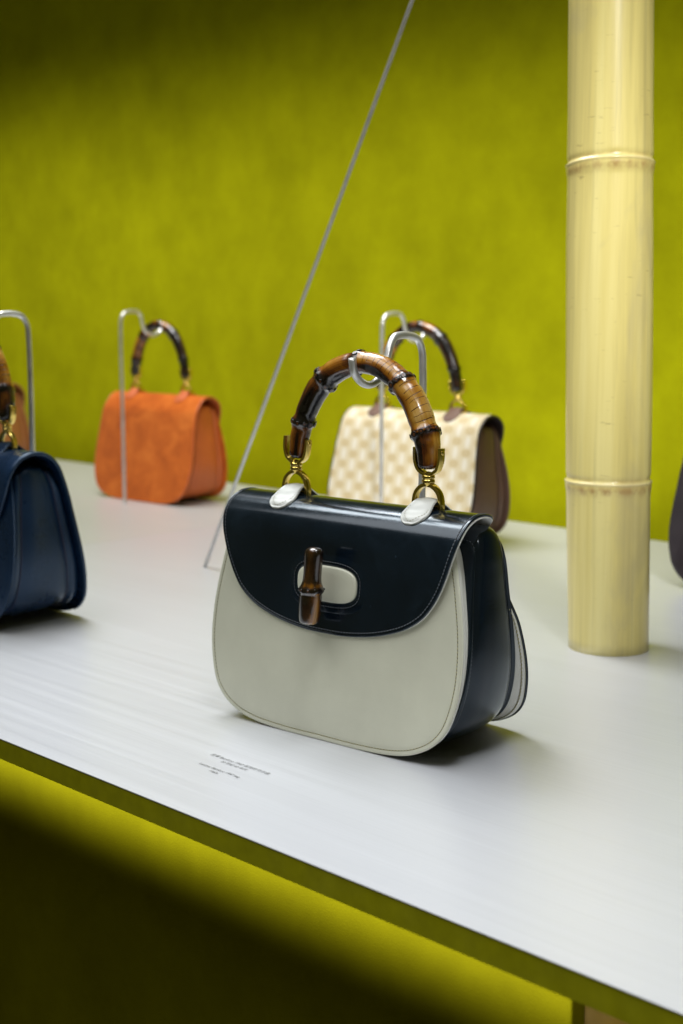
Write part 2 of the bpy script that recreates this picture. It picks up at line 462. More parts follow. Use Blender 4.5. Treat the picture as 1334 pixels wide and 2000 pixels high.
def text_mesh(body, size, cx, cy, par):
    cu = bpy.data.curves.new('caption', 'FONT'); cu.body = body; cu.size = size; cu.align_x = 'CENTER'; cu.align_y = 'CENTER'
    cu.extrude = 0.0; cu.resolution_u = 3
    t = bpy.data.objects.new('tmp', cu); COL.objects.link(t)
    bpy.context.view_layer.update()
    me = bpy.data.meshes.new_from_object(t.evaluated_get(bpy.context.evaluated_depsgraph_get()))
    bpy.data.objects.remove(t)
    o = link('caption_line', me, M_print, par); o.location = (cx, cy, .0006)
    return o
TS = .0057
for body, sz, x, y in (("\u76ae\u9769 Bamboo 1947 \u7cfb\u5217\u7af9\u8282\u624b\u888b", TS, -.9365, .8115), ("20 \u4e16\u7eaa 60 \u5e74\u4ee3", TS * .92, -.9365, .8045),
                       ("Leather Bamboo 1947 bag", TS * .92, -.9365, .7870), ("1960s", TS * .92, -.9365, .7800)):
    text_mesh(body, sz, x, y, table)

# ------------------------------------------------------------------ bamboo culm
def build_pole():
    zs = np.concatenate([np.linspace(0, .19, 14), np.linspace(.192, .228, 30), np.linspace(.23, .57, 24), np.linspace(.572, .606, 30), np.linspace(.61, 1.5, 24)])
    seg = 72
    px = np.interp(zs, [0, .21, .588, .778, 1.5], [-.948, -.9550, -.9645, -.9695, -.988])
    V = []; burn = []; ridge = []
    for i, z in enumerate(zs):
        base = np.interp(z, [0, .1, .19, .21, .30, .50, .575, .588, .64, .8, 1.5], [.0492, .0500, .0505, .0508, .0515, .0512, .0500, .0508, .0498, .0490, .0485])
        for j in range(seg):
            a = 2 * math.pi * j / seg
            bb = 0; rr = 0; r = base * (1 + .008 * math.sin(2 * a + .7) + .004 * math.sin(3 * a + z * 4) + .010 * noise.noise(Vector((math.cos(a), math.sin(a), z * 5))))
            for zc, tx, ty in ((.2095, .0, .0), (.5885, .004, -.003)):
                zz = z - (zc + tx * math.cos(a) + ty * math.sin(a))
                r += .0017 * math.exp(-(zz / .0017) ** 2) + .0011 * math.exp(-((zz + .006) / .007) ** 2) - .0012 * math.exp(-((zz - .004) / .0035) ** 2)
                bb += .9 * math.exp(-((zz + .008) / .0055) ** 2) + .35 * math.exp(-((zz - .004) / .002) ** 2); rr += math.exp(-(zz / .0014) ** 2)
            V.append((px[i] + r * math.cos(a), 1.431 + r * math.sin(a), z)); burn.append(min(1, bb)); ridge.append(min(1, rr))
    F = grid_faces(len(zs), seg, True)
    F.append(tuple(range(seg))[::-1]); F.append(tuple((len(zs) - 1) * seg + j for j in range(seg)))
    o = obj('bamboo_pole', V, F, M_culm, attrs={'burn': burn, 'ridge': ridge})
    tag(o, 'thick pale yellow bamboo pole standing upright on the table', 'pole')
build_pole()

# slanting rod
P0 = np.array([-1.72, 1.42, 0]); P1 = np.array([-1.274, 1.42, .821])
P2 = P0 + (P1 - P0) * 2.0
v, f = tube(np.array([P0 + (P2 - P0) * t for t in np.linspace(0, 1, 6)]), .0027, seg=12)
rod = obj('slanting_rod', v, f, M_rod)
tag(rod, 'thin grey metal rod slanting up from the table in front of the green wall', 'rod')

# ------------------------------------------------------------------ handbag geometry
HALF = [(0, 0), (50, 0), (90, 2.5), (115, 8), (137, 19.5), (150, 34), (158, 55), (162, 78), (162.5, 100), (160.5, 125), (155.5, 152), (149.5, 178), (142, 200), (133, 212), (118, 218), (60, 219), (0, 219)]
HALF = np.array(HALF) / 1000.
def closed_outline(n=200, zf=None, xs=1.0):
    pts = [tuple(p) for p in HALF] + [(-x, z) for x, z in HALF[-2:0:-1]]
    P = catmull(pts, n * 4, True)
    if zf is not None: P[:, 1] = [zf(z) for z in P[:, 1]]
    P[:, 0] *= xs
    return resample(P, n, True)

def inset(P, d):
    T = np.roll(P, -1, 0) - np.roll(P, 1, 0); T /= np.linalg.norm(T, axis=1)[:, None]
    Nn = np.stack([-T[:, 1], T[:, 0]], -1)      # inward for a counter-clockwise outline
    return P + Nn * np.broadcast_to(np.asarray(d), (len(P),))[:, None]

def slab(P, yfun, thick, bulge, sign=-1, groove=.006):
    """leather panel: outline P (x,z); outer face on side sign*y of yfun, pillowed by bulge"""
    n = len(P); c = np.array([0, .11]); V = []
    ds = [0, .0006, .0016, .003, groove - .0011, groove, groove + .0012, .010, .016, .024]
    def off(d):
        e = min(d / .0018, 1); rim = thick * .5 * (1 - math.sqrt(max(0, 1 - (1 - e) ** 2)))
        return -rim + bulge * (1 - math.exp(-max(0, d - .002) / .035)) - .0004 * math.exp(-((d - groove) / .0009) ** 2)
    rings = [(inset(P, d), off(d)) for d in ds]
    last = rings[-1][0]
    for s in (.8, .6, .4, .2, .05):
        rings.append((c + (last - c) * s, bulge * (1 - math.exp(-(.022 + .12 * (1 - s)) / .035))))
    for Q, o in rings:
        for x, z in Q: V.append((x, yfun(z) + sign * (o + thick / 2), z))
    F = grid_faces(len(rings), n, True, flip=(sign > 0))
    F.append(tuple((len(rings) - 1) * n + j for j in range(n)))
    o0 = len(V)
    for d in (0, .0006, .0016, .03):
        Q = inset(P, d); e = min(d / .0018, 1); rim = thick * .5 * (1 - math.sqrt(max(0, 1 - (1 - e) ** 2)))
        for x, z in Q: V.append((x, yfun(z) - sign * (thick / 2 - rim), z))
    F += grid_faces(4, n, True, off=o0, flip=(sign < 0))
    F.append(tuple(o0 + 3 * n + j for j in range(n)))
    F += [(j, (j + 1) % n, o0 + (j + 1) % n, o0 + j) for j in range(n)]
    return V, F, off

def stitches(path, nrm, pitch=.0034, ln=.0023, r=.00055, closed=False, slant=0.0, groove=True):
    """thread beads along a 3D path plus the pressed groove under them -> verts, faces, mats"""
    path = np.asarray(path, float); nrm = np.asarray(nrm, float)
    L = np.linalg.norm(np.diff(path, axis=0), axis=1).sum()
    n = max(2, int(L / pitch))
    q = resample(np.hstack([path, nrm * 1e-5]), n * 2 + 1)
    V = []; F = []; mats = []
    for i in range(n):
        a = q[2 * i, :3]; b_ = q[2 * i + 1, :3]; nn = q[2 * i, 3:]; nn = nn / np.linalg.norm(nn)
        t = b_ - a; t /= max(np.linalg.norm(t), 1e-9); s = np.cross(t, nn); s /= np.linalg.norm(s)
        t = t * math.cos(slant) + s * math.sin(slant); s = np.cross(t, nn)
        cc = a; o = len(V)
        for (u, w) in ((-.5, .35), (-.25, 1), (.25, 1), (.5, .35)):
            for ang in range(5):
                g = 2 * math.pi * ang / 5
                V.append(tuple(cc + t * ln * u + (s * math.cos(g) + nn * math.sin(g)) * r * w))
        F += grid_faces(4, 5, True, off=o); mats += [0] * 15
        F.append(tuple(o + k for k in range(5))); F.append(tuple(o + 15 + k for k in range(5))); mats += [0, 0]
    if groove:
        m = len(path); o = len(V)
        T = np.gradient(path, axis=0); T /= np.linalg.norm(T, axis=1)[:, None] + 1e-12
        nn = nrm / np.linalg.norm(nrm, axis=1)[:, None]; s = np.cross(T, nn)
        for k in (-.0006, .0006):
            V += [tuple(x) for x in path + s * k + nn * .00006]
        F += grid_faces(2, m, False, off=o); mats += [1] * (m - 1)
    return V, F, mats

def surf_normal(rows):
    pass

OUT = closed_outline(220)

def hw_front(d):   # half width of the flap, measured by height on the front face (mm)
    return np.interp(d, [.1060, .1063, .1075, .110, .115, .124, .136, .148, .161, .175, .190, .207, .216], [0, .016, .034, .052, .074, .099, .1165, .1265, .1345, .1405, .1455, .1500, .1515])

def flap_surface(path, half_fn, nu=60):
    """path: list of (y,z) along the strap of leather; half_fn(s,y,z)->half width. returns grid V (n x nu), path3"""
    n = len(path); V = []
    T = np.gradient(path, axis=0); T /= np.linalg.norm(T, axis=1)[:, None]
    Nn = np.stack([-T[:, 1], T[:, 0]], -1)
    return T, Nn

def flap_build(par, path, halfw, mat_out, mat_in, thick_out=.0019, thick_in=.0017, inside_extra=.0006, nu=48, uv_scale=1.0, bulge=0.0):
    """outer leather layer with rolled rim + lining layer; returns edge curves for the stitching"""
    path = np.asarray(path, float); n = len(path)
    T = np.gradient(path, axis=0); T /= np.linalg.norm(T, axis=1)[:, None]
    Nn = np.stack([-T[:, 1], T[:, 0]], -1)    # outward (path runs front-tip -> up -> back)
    s_arr = np.r_[0, np.cumsum(np.linalg.norm(np.diff(path, axis=0), axis=1))]
    aa = np.sin(np.linspace(-math.pi / 2, math.pi / 2, nu))
    def P(i, a, h, hwx=None):
        y, z = path[i] + Nn[i] * h
        return (a * (halfw[i] if hwx is None else hwx[i]), y, z)
    def layer(h_top, h_bot, extra):
        V = []; uv = []; hwx = halfw + extra
        for i in range(n):
            for a in aa:
                x = a * hwx[i]; e = min((hwx[i] - abs(x)), 1)   # distance from rim sideways
                rim = (h_top - h_bot) * .45 * max(0, 1 - e / .0016) ** 2
                V.append(P(i, a, h_top - rim + bulge * max(0., 1 - a * a), hwx)); uv.append((x * uv_scale, s_arr[i] * uv_scale))
        o = len(V)
        for i in range(n):
            for a in aa: V.append(P(i, a, h_bot, hwx)); uv.append((a * hwx[i], s_arr[i]))
        F = grid_faces(n, nu) + grid_faces(n, nu, off=o, flip=True)
        for i in range(n - 1):
            for j in (0, nu - 1):
                F.append((i * nu + j, (i + 1) * nu + j, o + (i + 1) * nu + j, o + i * nu + j))
        for j in range(nu - 1):
            for i in (0, n - 1):
                F.append((i * nu + j, i * nu + j + 1, o + i * nu + j + 1, o + i * nu + j))
        return V, F, uv
    V, F, uv = layer(thick_out, 0.0, 0.0)
    fl = fix_normals(obj('flap', V, F, mat_out, par, uv=uv))
    if mat_in is not None:
        V, F, uv = layer(-.0001, -thick_in, inside_extra)
        fix_normals(obj('flap_lining', V, F, mat_in, fl, uv=uv))
    return fl, P, Nn, s_arr

def edge_curve(path, halfw, Nn, s_arr, d, h, s_from=None):
    """curve running d inside the flap's rim, developed flat then mapped back on the surface"""
    pts = [(hw, s) for hw, s in zip(halfw, s_arr)]
    R_ = np.array(pts)
    L = np.array([(-x, s) for x, s in R_[::-1]] + [(x, s) for x, s in R_[1:]])
    L = resample(L, 500)
    T = np.gradient(L, axis=0); T /= np.linalg.norm(T, axis=1)[:, None] + 1e-12
    Nn2 = np.stack([-T[:, 1], T[:, 0]], -1)
    Q = L + Nn2 * d
    keep = (Q[:, 1] >= d * .9) & (Q[:, 1] <= s_arr[-1])
    Q = Q[keep]
    y = np.interp(Q[:, 1], s_arr, path[:, 0]); z = np.interp(Q[:, 1], s_arr, path[:, 1])
    ny = np.interp(Q[:, 1], s_arr, Nn[:, 0]); nz_ = np.interp(Q[:, 1], s_arr, Nn[:, 1])
    P3 = np.stack([Q[:, 0], y + ny * h, z + nz_ * h], -1); N3 = np.stack([0 * ny, ny, nz_], -1)
    return P3, N3

def arc_len(P):
    return np.r_[0, np.cumsum(np.linalg.norm(np.diff(P, axis=0), axis=1))]

# ---- bamboo handle
HC = [(-81, 268), (-80, 276), (-77, 291), (-72, 306), (-62, 326), (-49, 343), (-30, 357), (-8, 365), (6, 367), (28, 364), (51, 352), (69, 334), (81, 311), (87, 293), (88, 278), (88, 269)]
def handle_mesh(hi=True, zs=1.0):
    C = np.array([(x / 1000, 0, .268 + (z / 1000 - .268) * zs) for x, z in HC])
    n = 300 if hi else 90; seg = 40 if hi else 18
    C = catmull(C, n); s = arc_len(C); Lh = s[-1]
    def s_at(x, z):
        return s[np.argmin((C[:, 0] - x / 1000) ** 2 + (C[:, 2] - (.268 + (z / 1000 - .268) * zs)) ** 2)]
    nodes = [s_at(-72, 305), s_at(-42, 349), s_at(1, 367), s_at(56, 348), s_at(84, 302)]
    rad = np.interp(s, [0, .012, nodes[0], nodes[0] + .02, nodes[1], nodes[1] + .02, nodes[2], nodes[2] + .02, nodes[3], nodes[3] + .015, nodes[4] - .006, nodes[4] + .008, Lh - .015, Lh],
                    [.0084, .0096, .0118, .0118, .0134, .0124, .0114, .0112, .0130, .0136, .0136, .0140, .0118, .0104])
    amp = [.0014, .0015, .0010, .0014, .0018]
    T, Sd, Nn = frames(C, (0, -1, 0))     # Sd = towards the front, Nn = outward/inward
    cen = np.array([.003, 0, .28])
    V = []; uv = []; burn = []; crack = []
    seg_of = np.searchsorted(nodes, s)
    for i in range(n):
        outv = C[i] - cen; outv /= np.linalg.norm(outv)
        o_ = outv - T[i] * (outv @ T[i]); o_ /= np.linalg.norm(o_)
        for j in range(seg):
            a = 2 * math.pi * j / seg       # 0 outward, 90 deg front
            r = rad[i] * .975; bn = 0
            for kn, (sn, am) in enumerate(zip(nodes, amp)):
                ds_ = s[i] - sn + .0022 * math.cos(a + kn * 1.3)
                r += am * math.exp(-(ds_ / .0036) ** 2) - am * .4 * math.exp(-((abs(ds_) - .0080) / .0035) ** 2)
                r += .0004 * math.exp(-(ds_ / .004) ** 2) * math.sin(11 * a + kn)
                bn = max(bn, math.exp(-((ds_ - .0016) / .0012) ** 2), .7 * math.exp(-((ds_ + .0016) / .0012) ** 2), .35 * math.exp(-(ds_ / .004) ** 2))
            # end rounding
            e = min(s[i], Lh - s[i]); r *= math.sqrt(1 - max(0, 1 - e / .004) ** 2 * .6)
            # groove on alternating sides in each internode
            k = seg_of[i]; gc = [2.0, 1.75, 2.4, 1.9, 2.7, 2.55][k]
            dg = (a - gc + math.pi) % (2 * math.pi) - math.pi
            near = min(min(abs(s[i] - x) for x in nodes), .02) / .02
            r -= .0011 * math.exp(-(dg / .28) ** 2) * near
            p = C[i] + (o_ * math.cos(a) + np.array([0, -1, 0]) * math.sin(a)) * r
            # colour
            f = noise.noise(Vector((s[i] * 28, math.cos(a) * .9, math.sin(a) * .9 + k * 3)))
            inner = .5 - .5 * math.cos(a)      # 0 outer .. 1 inner
            base = [.58, .46, .44, .40, .20, .52][k]
            bnv = base + .50 * f + [.2, .55, .5, .5, .30, .35][k] * inner ** 1.4
            bnv += [.4, .5, .15, .55, .10, .5][k] * math.exp(-(dg / .22) ** 2) * near
            if k in (4,): bnv -= .16 * math.exp(-((s[i] - nodes[4] + .012) / .012) ** 2)
            if k == 3: bnv -= .18 * math.exp(-((nodes[3] - s[i] - .008) / .009) ** 2)
            bnv += .25 * (math.exp(-((Lh - s[i]) / .006) ** 2) + math.exp(-(s[i] / .006) ** 2))
            burn.append(float(np.clip(bnv + .85 * bn + (0 if hi else .22 + .35 * noise.noise(Vector((s[i] * 60, a, 3.3)))), 0, 1.1)))
            cr = max(0, math.cos(a * .5 - .25)) if (k >= 3 or k == 2) else 0
            crack.append((.8 if k in (3, 4) else .1) * max(0, math.cos(a - .35)) ** .7 * (1 if .004 < abs(s[i] - nodes[min(k, 4)]) else 0) if (k >= 2 and k <= 5) else 0)
            V.append(p); uv.append((s[i], a / (2 * math.pi)))
    F = grid_faces(n, seg, True); F.append(tuple(range(seg))[::-1]); F.append(tuple((n - 1) * seg + j for j in range(seg)))
    me = make_mesh('bamboo_handle', V, F, uv=uv, attrs={'burn': burn, 'crack': crack})
    me.materials.append(M_bamboo)
    return me, dict(C=C, T=T, s=s, nodes=nodes, rad=rad, amp=amp, cen=cen)

def eye_mesh():
    V, F = lathe([(.0020, -.0006), (.0026, .0002), (.0024, .0009), (.0017, .0010), (.0013, .0006), (.0008, .0011), (.0001, .0013)], seg=12)
    me = make_mesh('root_scar', V, F, mats=[1 if (k // 12) < 4 else 0 for k in range(len(F))])
    me.materials.append(M_eye); me.materials.append(M_eyedark)
    return me
EYE = eye_mesh()

# ---- knob (turn clasp)
def knob_mesh():
    prof = [(.0005, .1935), (.0040, .1933), (.0070, .1918), (.0084, .1890), (.0087, .186), (.0085, .176), (.0084, .166), (.0088, .160), (.0100, .1560), (.0112, .1535), (.0116, .1515), (.0113, .1495), (.0102, .1480), (.0103, .1450), (.0104, .138), (.0101, .130), (.0096, .1235), (.0088, .1200), (.0070, .1184), (.0040, .1176), (.0005, .1174)]
    P = catmull(prof, 80); seg = 36; V = []; burn = []
    for r, z in P:
        for j in range(seg):
            a = 2 * math.pi * j / seg
            rr = r * (1 + .05 * math.cos(a * 2 + .6)) + .0007 * math.exp(-((z - .1515) / .002) ** 2) * math.sin(9 * a)
            lean = (z - .155) * .09
            V.append((rr * math.cos(a) + lean, rr * math.sin(a), z))
            bn = .78 + .55 * noise.noise(Vector((math.cos(a) * 1.6, math.sin(a) * 1.6, z * 45))) + .5 * math.exp(-((z - .1525) / .0022) ** 2) - .45 * math.exp(-((z - .1570) / .003) ** 2) * (1 if math.cos(a) > -.2 else 0)
            da = (a - 5.9 + math.pi) % (2 * math.pi) - math.pi
            bn -= .62 * math.exp(-(da / .28) ** 2) * (1 if z < .150 else 0)
            burn.append(bn)
    F = grid_faces(len(P), seg, True); F.append(tuple(range(seg))[::-1]); F.append(tuple((len(P) - 1) * seg + j for j in range(seg)))
    me = make_mesh('turn_knob', V, F, attrs={'burn': burn}); me.materials.append(M_knob)
    return me
KNOB = knob_mesh()

# ---- gold hardware meshes, local origin at ring centre foot
def hardware(hi=True):
    out = {}
    # lower D-ring: inverted U in the x-z plane
    P = [(-.0155, 0, 0), (-.0158, 0, .006), (-.0135, 0, .0145), (-.0075, 0, .0205), (0, 0, .0225), (.0075, 0, .0205), (.0135, 0, .0145), (.0158, 0, .006), (.0155, 0, 0)]
    P = catmull(P, 48 if hi else 20)
    V, F = sweep(P, rrect(.0072, .0038, .0006, 2))
    bar, bf = tube(np.array([(x, 0, .002) for x in np.linspace(-.0155, .0155, 4)]), .0016, ref=(0, 1, 0), seg=8)
    out['d_ring'] = make_mesh('d_ring', *join([(V, F), (bar, bf)])[:2], smooth=True)
    # swivel barrel with domes
    V, F = lathe([(.0005, .0205), (.0036, .0208), (.0045, .0222), (.0047, .0232), (.0060, .0236), (.0064, .0248), (.0064, .0266), (.0060, .0274), (.0052, .0277), (.0060, .0280), (.0064, .0290), (.0064, .0306), (.0060, .0316), (.0047, .0320), (.0040, .0334), (.0028, .0345), (.0005, .0350)], seg=24 if hi else 12)
    out['swivel'] = make_mesh('swivel', V, F)
    # upper clip: U
    P = [(-.0148, 0, .0575), (-.0148, 0, .050), (-.0140, 0, .0435), (-.0110, 0, .0370), (-.006, 0, .0335), (0, 0, .0322), (.006, 0, .0335), (.0110, 0, .0370), (.0140, 0, .0435), (.0148, 0, .050), (.0148, 0, .0575)]
    P = catmull(P, 56 if hi else 22)
    V, F = sweep(P, rrect(.0085, .0032, .0006, 2))
    out['handle_clip'] = make_mesh('handle_clip', V, F)
    V, F = lathe([(.0024, -.0003), (.0024, .0003), (.0018, .0006), (.0002, .0007)], seg=12)
    out['screw'] = make_mesh('screw', V, F)
    for m in out.values():
        m.materials.append(M_gold)
        m.shade_smooth()
    return out
HW_HI = hardware(True); HW_LO = hardware(False)
for m in (HW_HI['d_ring'], HW_HI['handle_clip']):
    try: m.set_sharp_from_angle(angle=math.radians(35))
    except Exception: pass

def tab_mesh(path, s_arr, s_mid, half_len, w_end, w_mid, h0, hump, mat):
    """leather tongue lying over the flap ridge; follows path"""
    n, m = 60, 20; V = []
    T = np.gradient(path, axis=0); T /= np.linalg.norm(T, axis=1)[:, None]
    Nn = np.stack([-T[:, 1], T[:, 0]], -1)
    ts = np.sin(np.linspace(-math.pi / 2, math.pi / 2, n))
    def pt(t, a, lay):
        s = s_mid + t * half_len
        y = np.interp(s, s_arr, path[:, 0]); z = np.interp(s, s_arr, path[:, 1])
        ny = np.interp(s, s_arr, Nn[:, 0]); nz_ = np.interp(s, s_arr, Nn[:, 1])
        at_ = abs(t); w = w_mid + (w_end - w_mid) * min(1, max(0, (at_ - .2) / .4)) ** 1.0
        w = w_mid + (w_end - w_mid) * (3 * min(1, at_ / .62) ** 2 - 2 * min(1, at_ / .62) ** 3)
        rr = w / half_len
        if at_ > 1 - rr: w = w * math.sqrt(max(0, 1 - ((at_ - (1 - rr)) / rr) ** 2))
        d_side = w * (1 - abs(a)); d_end = (1 - at_) * half_len; d = min(d_side, d_end)
        h = h0 + hump * math.exp(-(t / .34) ** 2)
        if lay: h += .0020 * (1 - max(0, 1 - d / .0010) ** 2) - .0003 * math.exp(-((d - .0028) / .0009) ** 2) + .0007 * (1 - math.exp(-max(0, d - .0028) / .003)) + .0008 * noise.noise(Vector((t * 7, a * 1.5, s_mid * 30)))
        return (a * w, y + ny * h, z + nz_ * h), (0, ny, nz_)
    aa = np.sin(np.linspace(-math.pi / 2, math.pi / 2, m))
    for lay in (1, 0):
        for t in ts:
            for a in aa: V.append(pt(t, a, lay)[0])
    o = n * m
    F = grid_faces(n, m) + grid_faces(n, m, off=o, flip=True)
    for i in range(n - 1):
        for j in (0, m - 1): F.append((i * m + j, (i + 1) * m + j, o + (i + 1) * m + j, o + i * m + j))
    for j in range(m - 1):
        for i in (0, n - 1): F.append((i * m + j, i * m + j + 1, o + i * m + j + 1, o + i * m + j))
    # stitch line near the rim on the front half
    sp_, sn_ = [], []
    for k in range(90):
        ph = math.pi * k / 89
        tt = -1 + .10 + (.55) * (1 - math.sin(ph)) * 1.0; side = -math.cos(ph)
        p, nn = pt(tt, side * .80, 1); sp_.append(p); sn_.append(nn)
    return V, F, np.array(sp_), np.array(sn_)

FLAP_FRONT = [(.0080, .1060), (.0105, .130), (.0128, .155), (.0145, .180), (.0165, .197), (.0225, .2120), (.0330, .2225), (.0450, .2280), (.0580, .2295), (.0700, .2275), (.0810, .2215), (.0905, .2110), (.0975, .1975)]

def build_handle(bag, hi, zs=1.0, eyes=True, yc=.058):
    me, info = HANDLE[(hi, zs)]
    h = link('handle', me, None, bag); h.location = (0, yc, 0)
    if eyes:
        for kn, (sn, am) in enumerate(zip(info['nodes'], info['amp'])):
            i = int(np.argmin(abs(info['s'] - sn)))
            cnt = 11
            for k in range(cnt):
                a = 2 * math.pi * (k + .3 * random.random()) / cnt
                ds_ = -.0022 * math.cos(a + kn * 1.3) + (.0035 if kn != 4 else .0038) * (1 if kn != 0 else -0.2) * 0 
                ii = int(np.argmin(abs(info['s'] - (sn + ds_ + .0012 * (random.random() - .5)))))
                C, T = info['C'][ii], info['T'][ii]
                outv = C - info['cen']; o_ = outv - T * (outv @ T); o_ /= np.linalg.norm(o_)
                nn = o_ * math.cos(a) + np.array([0, -1, 0]) * math.sin(a)
                p = C + nn * (info['rad'][ii] + am * .7)
                e = link('root_scar', EYE, None, h)
                sc_ = random.uniform(.85, 1.2)
                e.matrix_local = Matrix.Translation(Vector(p)) @ Vector(nn).to_track_quat('Z', 'Y').to_matrix().to_4x4() @ Matrix.Diagonal((sc_, sc_, .6, 1))
    return h

def copy_part(mesh, name, par, loc, rot=(0, 0, 0), sc=(1, 1, 1)):
    o = link(name, mesh, None, par); o.location = loc; o.rotation_euler = rot; o.scale = sc; return o

def fittings(bag, hi, path, s_arr, m_tab, st_mat, yc=.058, tab_hole=None):
    hw = HW_HI if hi else HW_LO
    s_mid = s_arr[np.argmin(abs(path[:, 0] - yc) + (path[:, 1] < .2) * 9)]
    V, F, sp_, sn_ = tab_mesh(path, s_arr, s_mid, .034, .0158, .0122, .0019, .0075, m_tab)
    tme = make_mesh('handle_tab', V, F); tme.materials.append(m_tab)
    bmf = None
    for sx, top in ((-.0825, 1), (.0885, 1)):
        t = copy_part(tme, 'handle_tab', bag, (sx, 0, 0)); 
        if hi:
            v, f, mi = stitches(sp_, sn_, .0030, .0019, .00035, groove=False)
            q = obj('stitching', v, f, [st_mat, tab_hole or M_hole], t, mats=mi); q['kind'] = 'stuff'
        r = copy_part(hw['d_ring'], 'd_ring', bag, (sx, yc, .2315))
        copy_part(hw['swivel'], 'swivel', bag, (sx, yc, .2315))
        tilt = .10 if sx < 0 else 0.0
        cl = copy_part(hw['handle_clip'], 'handle_clip', bag, (sx, yc, .2315), (0, tilt, 0)); 
        if tilt: cl.location.x -= .0036
        if hi:
            copy_part(hw['screw'], 'screw', cl, (-.0165, 0, .0535), (0, -math.pi / 2, 0))
            copy_part(hw['screw'], 'screw', cl, (.0165, 0, .0535), (0, math.pi / 2, 0))
    return

def arch_drop(z0, t, arch):
    w = np.clip((z0 - .170) / .035, 0, 1); w = w * w * (3 - 2 * w)
    return arch * w * abs(2 * t - 1) ** 3.4

SHOULDER = [(0, 0), (50, 0), (90, 2.5), (115, 8), (137, 19.5), (150, 34), (158, 55), (162, 78), (162.5, 100), (161, 125), (158.5, 152), (157, 176), (156, 194), (153.5, 207), (147.5, 215.5), (135, 218.5), (60, 219.5), (0, 219.5)]
def shoulder_outline(n):
    H2 = np.array(SHOULDER) / 1000.
    return resample(catmull([tuple(p) for p in H2] + [(-x, z) for x, z in H2[-2:0:-1]], n * 4, True), n, True)

def body_loft(P, yf, yb, prof, arch=.009, ns=30):
    """gusset: outline P carried from the front seam to the back seam with a cross profile (t, outward)"""
    n = len(P); V = []; zt = P[:, 1]
    for t, o in prof:
        q = inset(P, -o)
        for (x, z), z0 in zip(q, zt):
            V.append((x, yf(z0) * (1 - t) + yb(z0) * t, z - arch_drop(z0, t, arch)))
    F = grid_faces(len(prof), n, True)
    F.append(tuple(range(n))[::-1]); F.append(tuple((len(prof) - 1) * n + j for j in range(n)))
    return V, F

def prof_dense(pts, n=60):
    P = catmull(pts, n); return [tuple(p) for p in P]

def loft_stitch(P, yf, yb, t, o, arch=.009, m=None):
    zt = P[:, 1]
    q = inset(P, -o - .0002)
    p3 = np.stack([q[:, 0], [yf(z) * (1 - t) + yb(z) * t for z in zt], q[:, 1] - arch_drop(zt, t, arch)], -1)
    q2 = inset(q, -.01) - q
    n3 = np.stack([q2[:, 0], 0 * zt, q2[:, 1]], -1)
    p3 = np.vstack([p3, p3[:1]]); n3 = np.vstack([n3, n3[:1]])
    return p3, n3

HANDLE = {(True, 1.0): handle_mesh(True, 1.0), (False, 1.15): handle_mesh(False, 1.15)}

